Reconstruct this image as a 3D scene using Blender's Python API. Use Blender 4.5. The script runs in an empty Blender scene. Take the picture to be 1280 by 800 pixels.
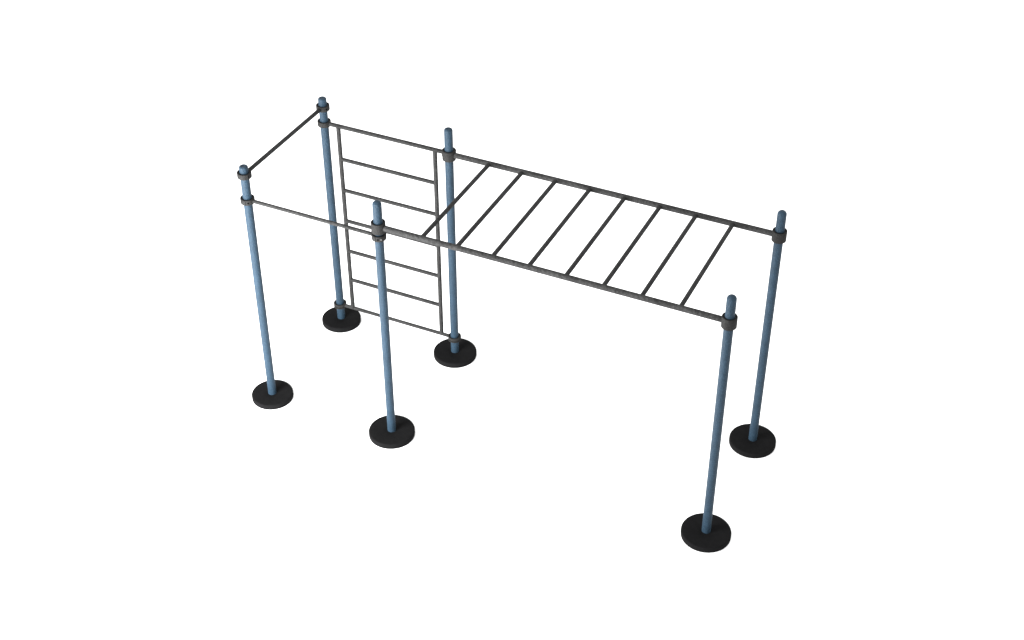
import bpy, bmesh, math
from mathutils import Vector, Matrix

scene = bpy.context.scene
C = scene.collection

# ------------------------------------------------------------------ camera
GZ = 0.064                         # thickness of the base discs (disc tops are at GZ, ground at 0)
cam_data = bpy.data.cameras.new("Camera")
cam_data.sensor_width = 36.0
cam_data.lens = 36.0 * 1857.1 / 1280.0
cam_data.clip_start = 0.1
cam_data.clip_end = 500
cam = bpy.data.objects.new("Camera", cam_data)
C.objects.link(cam)
yaw, pit = -0.4389, -0.6513
F = Vector((math.sin(yaw) * math.cos(pit), math.cos(yaw) * math.cos(pit), math.sin(pit)))
R = Vector((math.cos(yaw), -math.sin(yaw), 0))
U = R.cross(F)
roll = -0.0008
R, U = (R * math.cos(roll) + U * math.sin(roll)), (U * math.cos(roll) - R * math.sin(roll))
m = Matrix((R, U, -F)).transposed().to_4x4()
m.translation = Vector((7.7506, -10.2764, 10.5889 + GZ))
cam.matrix_world = m
scene.camera = cam

# ------------------------------------------------------------------ world, lamp, exposure
w = bpy.data.worlds.new("World")
scene.world = w
w.use_nodes = True
bg = w.node_tree.nodes["Background"]
bg.inputs["Color"].default_value = (1, 1, 1, 1)
bg.inputs["Strength"].default_value = 1.8

def area_lamp(name, loc, target, size, watts):
    ld = bpy.data.lights.new(name, 'AREA')
    ld.shape = 'DISK'
    ld.size = size
    ld.energy = watts
    lo = bpy.data.objects.new(name, ld)
    C.objects.link(lo)
    lo.location = loc
    lo.rotation_euler = (Vector(target) - Vector(loc)).to_track_quat('-Z', 'Y').to_euler()
area_lamp("key_lamp", (-1.1, -5.4, 2.4), (-0.6, 0.8, 1.4), 4.2, 2750)

scene.view_settings.view_transform = 'Standard'
scene.view_settings.look = 'None'
scene.view_settings.exposure = 0
scene.view_settings.gamma = 1

# ------------------------------------------------------------------ materials
def paint(name, col, var, scale, bump, rough, spec, depth=0.004):
    """Slightly mottled (hammered) powder coat."""
    mt = bpy.data.materials.new(name)
    mt.use_nodes = True
    nt = mt.node_tree
    b = nt.nodes["Principled BSDF"]
    b.inputs["Roughness"].default_value = rough
    b.inputs["Specular IOR Level"].default_value = spec
    tc = nt.nodes.new("ShaderNodeTexCoord")
    geo = nt.nodes.new("ShaderNodeNewGeometry")
    n1 = nt.nodes.new("ShaderNodeTexNoise")
    n1.inputs["Scale"].default_value = scale
    n1.inputs["Detail"].default_value = 3
    n2 = nt.nodes.new("ShaderNodeTexNoise")
    n2.inputs["Scale"].default_value = scale * 0.16
    n2.inputs["Detail"].default_value = 4
    nt.links.new(geo.outputs["Position"], n1.inputs["Vector"])
    nt.links.new(geo.outputs["Position"], n2.inputs["Vector"])
    add = nt.nodes.new("ShaderNodeMath"); add.operation = 'ADD'
    nt.links.new(n1.outputs["Fac"], add.inputs[0])
    nt.links.new(n2.outputs["Fac"], add.inputs[1])
    mr = nt.nodes.new("ShaderNodeMapRange")
    mr.inputs["From Min"].default_value = 0.78
    mr.inputs["From Max"].default_value = 1.22
    mr.inputs["To Min"].default_value = 1 - var
    mr.inputs["To Max"].default_value = 1 + var
    nt.links.new(add.outputs[0], mr.inputs["Value"])
    sc = nt.nodes.new("ShaderNodeVectorMath"); sc.operation = 'SCALE'
    sc.inputs[0].default_value = col
    nt.links.new(mr.outputs[0], sc.inputs["Scale"])
    nt.links.new(sc.outputs[0], b.inputs["Base Color"])
    bp = nt.nodes.new("ShaderNodeBump")
    bp.inputs["Strength"].default_value = bump
    bp.inputs["Distance"].default_value = depth
    nt.links.new(n1.outputs["Fac"], bp.inputs["Height"])
    nt.links.new(bp.outputs["Normal"], b.inputs["Normal"])
    return mt

M_BLUE = paint("blue_hammered_paint", (0.0134, 0.0265, 0.0410), 0.14, 60, 1.0, 0.5, 0.10, 0.008)
M_STEEL = paint("dark_grey_steel", (0.0196, 0.0196, 0.0196), 0.26, 38, 1.0, 0.55, 0.05, 0.014)
M_RAIL = paint("mottled_grey_steel", (0.0225, 0.0225, 0.0225), 0.34, 36, 1.0, 0.55, 0.05, 0.016)
M_CLAMP = paint("dark_cast_clamp", (0.0145, 0.0144, 0.0142), 0.22, 60, 1.0, 0.6, 0.05, 0.007)
M_BOLT = paint("bolt_steel", (0.09, 0.09, 0.09), 0.1, 90, 0.1, 0.4, 0.2)
M_HOLE_SHADE = paint("hole_shade_black", (0.003, 0.003, 0.003), 0.1, 90, 0.1, 0.8, 0.0)  # near-black colour stands in for the shade inside a bolt hole
M_RUBBER = paint("black_rubber", (0.0053, 0.0053, 0.0055), 0.12, 120, 0.5, 0.8, 0.02)
M_GROUND = bpy.data.materials.new("white_floor")
M_GROUND.use_nodes = True
_b = M_GROUND.node_tree.nodes["Principled BSDF"]
_b.inputs["Base Color"].default_value = (0.95, 0.95, 0.95, 1)
_b.inputs["Roughness"].default_value = 1.0
_b.inputs["Specular IOR Level"].default_value = 0.0

# ------------------------------------------------------------------ mesh helpers
def finish(name, bm, mat, parent=None, loc=(0, 0, 0), angle=35):
    bmesh.ops.recalc_face_normals(bm, faces=bm.faces)
    me = bpy.data.meshes.new(name)
    bm.to_mesh(me)
    bm.free()
    me.materials.append(mat)
    for p in me.polygons:
        p.use_smooth = True
    me.set_sharp_from_angle(angle=math.radians(angle))
    o = bpy.data.objects.new(name, me)
    C.objects.link(o)
    o.location = loc
    o.parent = parent
    return o

def lathe(profile, n=64, closed=False):
    """Revolve (radius, z) points round the z axis; radius 0 makes a pole."""
    bm = bmesh.new()
    rings = []
    for r, z in profile:
        if r < 1e-6:
            rings.append([bm.verts.new((0, 0, z))])
        else:
            rings.append([bm.verts.new((r * math.cos(2 * math.pi * k / n), r * math.sin(2 * math.pi * k / n), z))
                          for k in range(n)])
    pairs = list(zip(rings, rings[1:]))
    if closed:
        pairs.append((rings[-1], rings[0]))
    for a, b in pairs:
        for k in range(n):
            k2 = (k + 1) % n
            if len(a) == 1 and len(b) == 1:
                continue
            if len(a) == 1:
                bm.faces.new((a[0], b[k], b[k2]))
            elif len(b) == 1:
                bm.faces.new((a[k], a[k2], b[0]))
            else:
                bm.faces.new((a[k], a[k2], b[k2], b[k]))
    return bm

def arc(cx, cz, r, a0, a1, n):
    return [(cx + r * math.cos(math.radians(a0 + (a1 - a0) * i / n)),
             cz + r * math.sin(math.radians(a0 + (a1 - a0) * i / n))) for i in range(n + 1)]

def tube(p, q, r, n=32):
    """Round bar from p to q; the bmesh is in the coordinates of p."""
    d = Vector(q) - Vector(p)
    L = d.length
    bm = lathe([(0, 0), (r * 0.97, 0), (r, 0.001), (r, L - 0.001), (r * 0.97, L), (0, L)], n)
    bmesh.ops.transform(bm, matrix=d.to_track_quat('Z', 'Y').to_matrix().to_4x4(), verts=bm.verts)
    return bm

def bar(name, p, q, r, mat, parent):
    return finish(name, tube(p, q, r), mat, parent, loc=p)

# ------------------------------------------------------------------ setting
bm = bmesh.new()
bmesh.ops.create_grid(bm, x_segments=1, y_segments=1, size=120)
g = finish("ground", bm, M_GROUND)
g["kind"] = "structure"

# ------------------------------------------------------------------ the climbing frame
L1, L2, W = 1.5014, 5.0514, 1.5
HS, HT = 2.918 + GZ, 2.8930 + GZ
Z_UP, Z_SIDE, Z_RAIL, Z_LAD, Z_LOW = 2.8052 + GZ, 2.5015 + GZ, 2.608 + GZ, 2.6155 + GZ, 0.191 + GZ
PR = 0.0455
AX, AY = 0.008, -0.018            # the front left post stands a touch out of line

root = bpy.data.objects.new("climbing_frame", None)
C.objects.link(root)
root.empty_display_size = 0.3
root["label"] = "outdoor workout frame with blue posts, dark grey monkey bars and ladder, black round base discs"
root["category"] = "climbing frame"

posts = [(AX, AY, HS, 0.228, 0.019), (0, W, HS, 0.228, 0.019), (L1, W, HT + 0.018, 0.246, 0.024),
         (L1, 0, HT + 0.010, 0.248, 0.040), (L2, 0, HT, 0.250, 0.040), (L2, W, HT - 0.006, 0.248, 0.040)]
for x, y, h, R_, cap in posts:
    prof = [(0, GZ - 0.03), (PR, GZ - 0.03), (PR, h - cap)]
    prof += arc(PR - cap, h - cap, cap, 0, 72 if cap < 0.03 else 82, 10)[1:]
    k = prof[-1][0]                                    # rounded welded cap with a small dimple on top
    prof += [(k * 0.85, h - 0.0004), (k * 0.7, h - 0.0008), (k * 0.55, h - (0.004 if cap < 0.03 else 0.001)), (0, h - (0.0045 if cap < 0.03 else 0.001))]
    post = finish("post", lathe(prof, 48), M_BLUE, root, (x, y, 0))
    e = 0.013
    dp = [(PR - 0.004, 0.004), (R_ - 0.006, 0.001), (R_ - 0.001, 0.006), (R_, 0.012), (R_, GZ - e)]
    dp += arc(R_ - e, GZ - e, e, 0, 90, 6)[1:]
    dp += [(R_ - 0.03, GZ), (PR + 0.012, GZ), (PR + 0.008, GZ - 0.001), (PR - 0.004, GZ - 0.001)]
    finish("base_disc", lathe(dp, 128, closed=True), M_RUBBER, post, (0, 0, 0))

def ring(ro, ri, h, grooves=(), bev=0.004):
    """Hollow collar centred on z = 0, with optional shallow grooves round it."""
    a = -h / 2
    pts = [(ri, a + bev), (ri + bev, a), (ro - bev, a), (ro - bev * 0.3, a + bev * 0.3), (ro, a + bev)]
    for gz in grooves:
        pts += [(ro, gz - 0.008), (ro - 0.010, gz - 0.005), (ro - 0.010, gz + 0.005), (ro, gz + 0.008)]
    pts += [(ro, -a - bev), (ro - bev * 0.3, -a - bev * 0.3), (ro - bev, -a), (ri + bev, -a), (ri, -a - bev)]
    return lathe(pts, 72, closed=True)

def add_box(bm, size, mat):
    r = bmesh.ops.create_cube(bm, size=1)
    bmesh.ops.scale(bm, vec=size, verts=r['verts'])
    bmesh.ops.transform(bm, matrix=mat, verts=r['verts'])

def clamp(x, y, z, ro=0.0725, h=0.057, grooves=(), bolt=None, screw=None, seam=None):
    bm = ring(ro, min(0.058, ro - 0.012), h, grooves)
    # inner grip sleeve, set below the rims, closes the gap to the post
    r1 = lathe([(PR - 0.002, -h / 2 + 0.008), (0.059, -h / 2 + 0.008), (0.059, h / 2 - 0.008), (PR - 0.002, h / 2 - 0.008)], 48, True)
    tmp = bpy.data.meshes.new("tmp"); r1.to_mesh(tmp); r1.free(); bm.from_mesh(tmp); bpy.data.meshes.remove(tmp)
    if seam is not None:                               # raised lug where the two halves of the clamp meet
        a = math.radians(seam)
        add_box(bm, (0.010, 0.030, h * 0.86), Matrix.Rotation(a, 4, 'Z') @ Matrix.Translation((ro - 0.002, 0, 0)))
    c = finish("clamp", bm, M_CLAMP, root, (x, y, z))
    for ang, nm, mt, rr, proud in ((bolt, "bolt_hole_shade", M_HOLE_SHADE, 0.010, 0.001), (screw, "bolt", M_BOLT, 0.008, 0.005)):  # the hole is a solid plug, its inner shade painted on
        if ang is None:
            continue
        a = math.radians(ang)
        d = Vector((math.cos(a), math.sin(a), 0))
        base = d * (ro - 0.010)
        tip = d * (ro + proud)
        finish(nm, tube(base, tip, rr, 20), mt, c, base)
    return c

# pull-up bar collars on the two end posts
clamp(AX, AY, Z_UP + 0.014, bolt=-27, seam=-40)
clamp(0, W, Z_UP, bolt=-27)
# side bar
clamp(AX, AY, Z_SIDE + 0.020, bolt=-52, seam=-85)
clamp(L1, 0, Z_SIDE, ro=0.073, bolt=-70, screw=-45, seam=-100)
# ladder, top and foot
clamp(0, W, Z_LAD)
clamp(L1, W, Z_LAD + 0.006, ro=0.0755, h=0.064)
clamp(0, W, Z_LOW, ro=0.0745, h=0.054, grooves=(-0.006,))
clamp(L1, W, Z_LOW, ro=0.0745, h=0.054, grooves=(-0.006,))
# big collars of the monkey bars
for x, y in ((L1, 0), (L1, W), (L2, 0), (L2, W)):
    clamp(x, y, Z_RAIL - (0.006 if (x, y) == (L1, W) else 0), ro=0.0715, h=0.113)

# bars
bar("pull_up_bar", (AX, AY + 0.060, Z_UP + 0.014), (0, W - 0.060, Z_UP), 0.0215, M_STEEL, root)
bar("side_bar", (AX + 0.060, AY, Z_SIDE + 0.020), (L1 - 0.060, 0, Z_SIDE), 0.0200, M_STEEL, root)
bar("ladder_top_bar", (0.060, W, Z_LAD), (L1 - 0.060, W, Z_LAD), 0.0232, M_STEEL, root)
bar("ladder_foot_bar", (0.058, W, Z_LOW), (L1 - 0.058, W, Z_LOW), 0.0205, M_STEEL, root)
SX1, SX2 = 0.172, 1.3355
for sx in (SX1, SX2):
    bar("ladder_stile", (sx, W, Z_LOW), (sx, W, Z_LAD), 0.0240, M_STEEL, root)
first = None
for z in (2.2066, 1.8101, 1.4069, 0.9966, 0.5963):
    if first is None:
        first = bar("ladder_rung", (SX1, W, z + GZ), (SX2, W, z + GZ), 0.0218, M_STEEL, root)
    else:
        o = first.copy(); C.objects.link(o); o.parent = root
        o.location = (SX1, W, z + GZ)
for y in (0, W):
    bar("monkey_bar_rail", (L1 + 0.062, y, Z_RAIL), (L2 - 0.062, y, Z_RAIL), 0.0295, M_RAIL, root)
first = None
for i in range(8):
    x = 1.9686 + i * 0.3743
    if first is None:
        first = bar("monkey_bar_rung", (x, 0, Z_RAIL), (x, W, Z_RAIL), 0.0218, M_STEEL, root)
    else:
        o = first.copy(); C.objects.link(o); o.parent = root
        o.location = (x, 0, Z_RAIL)
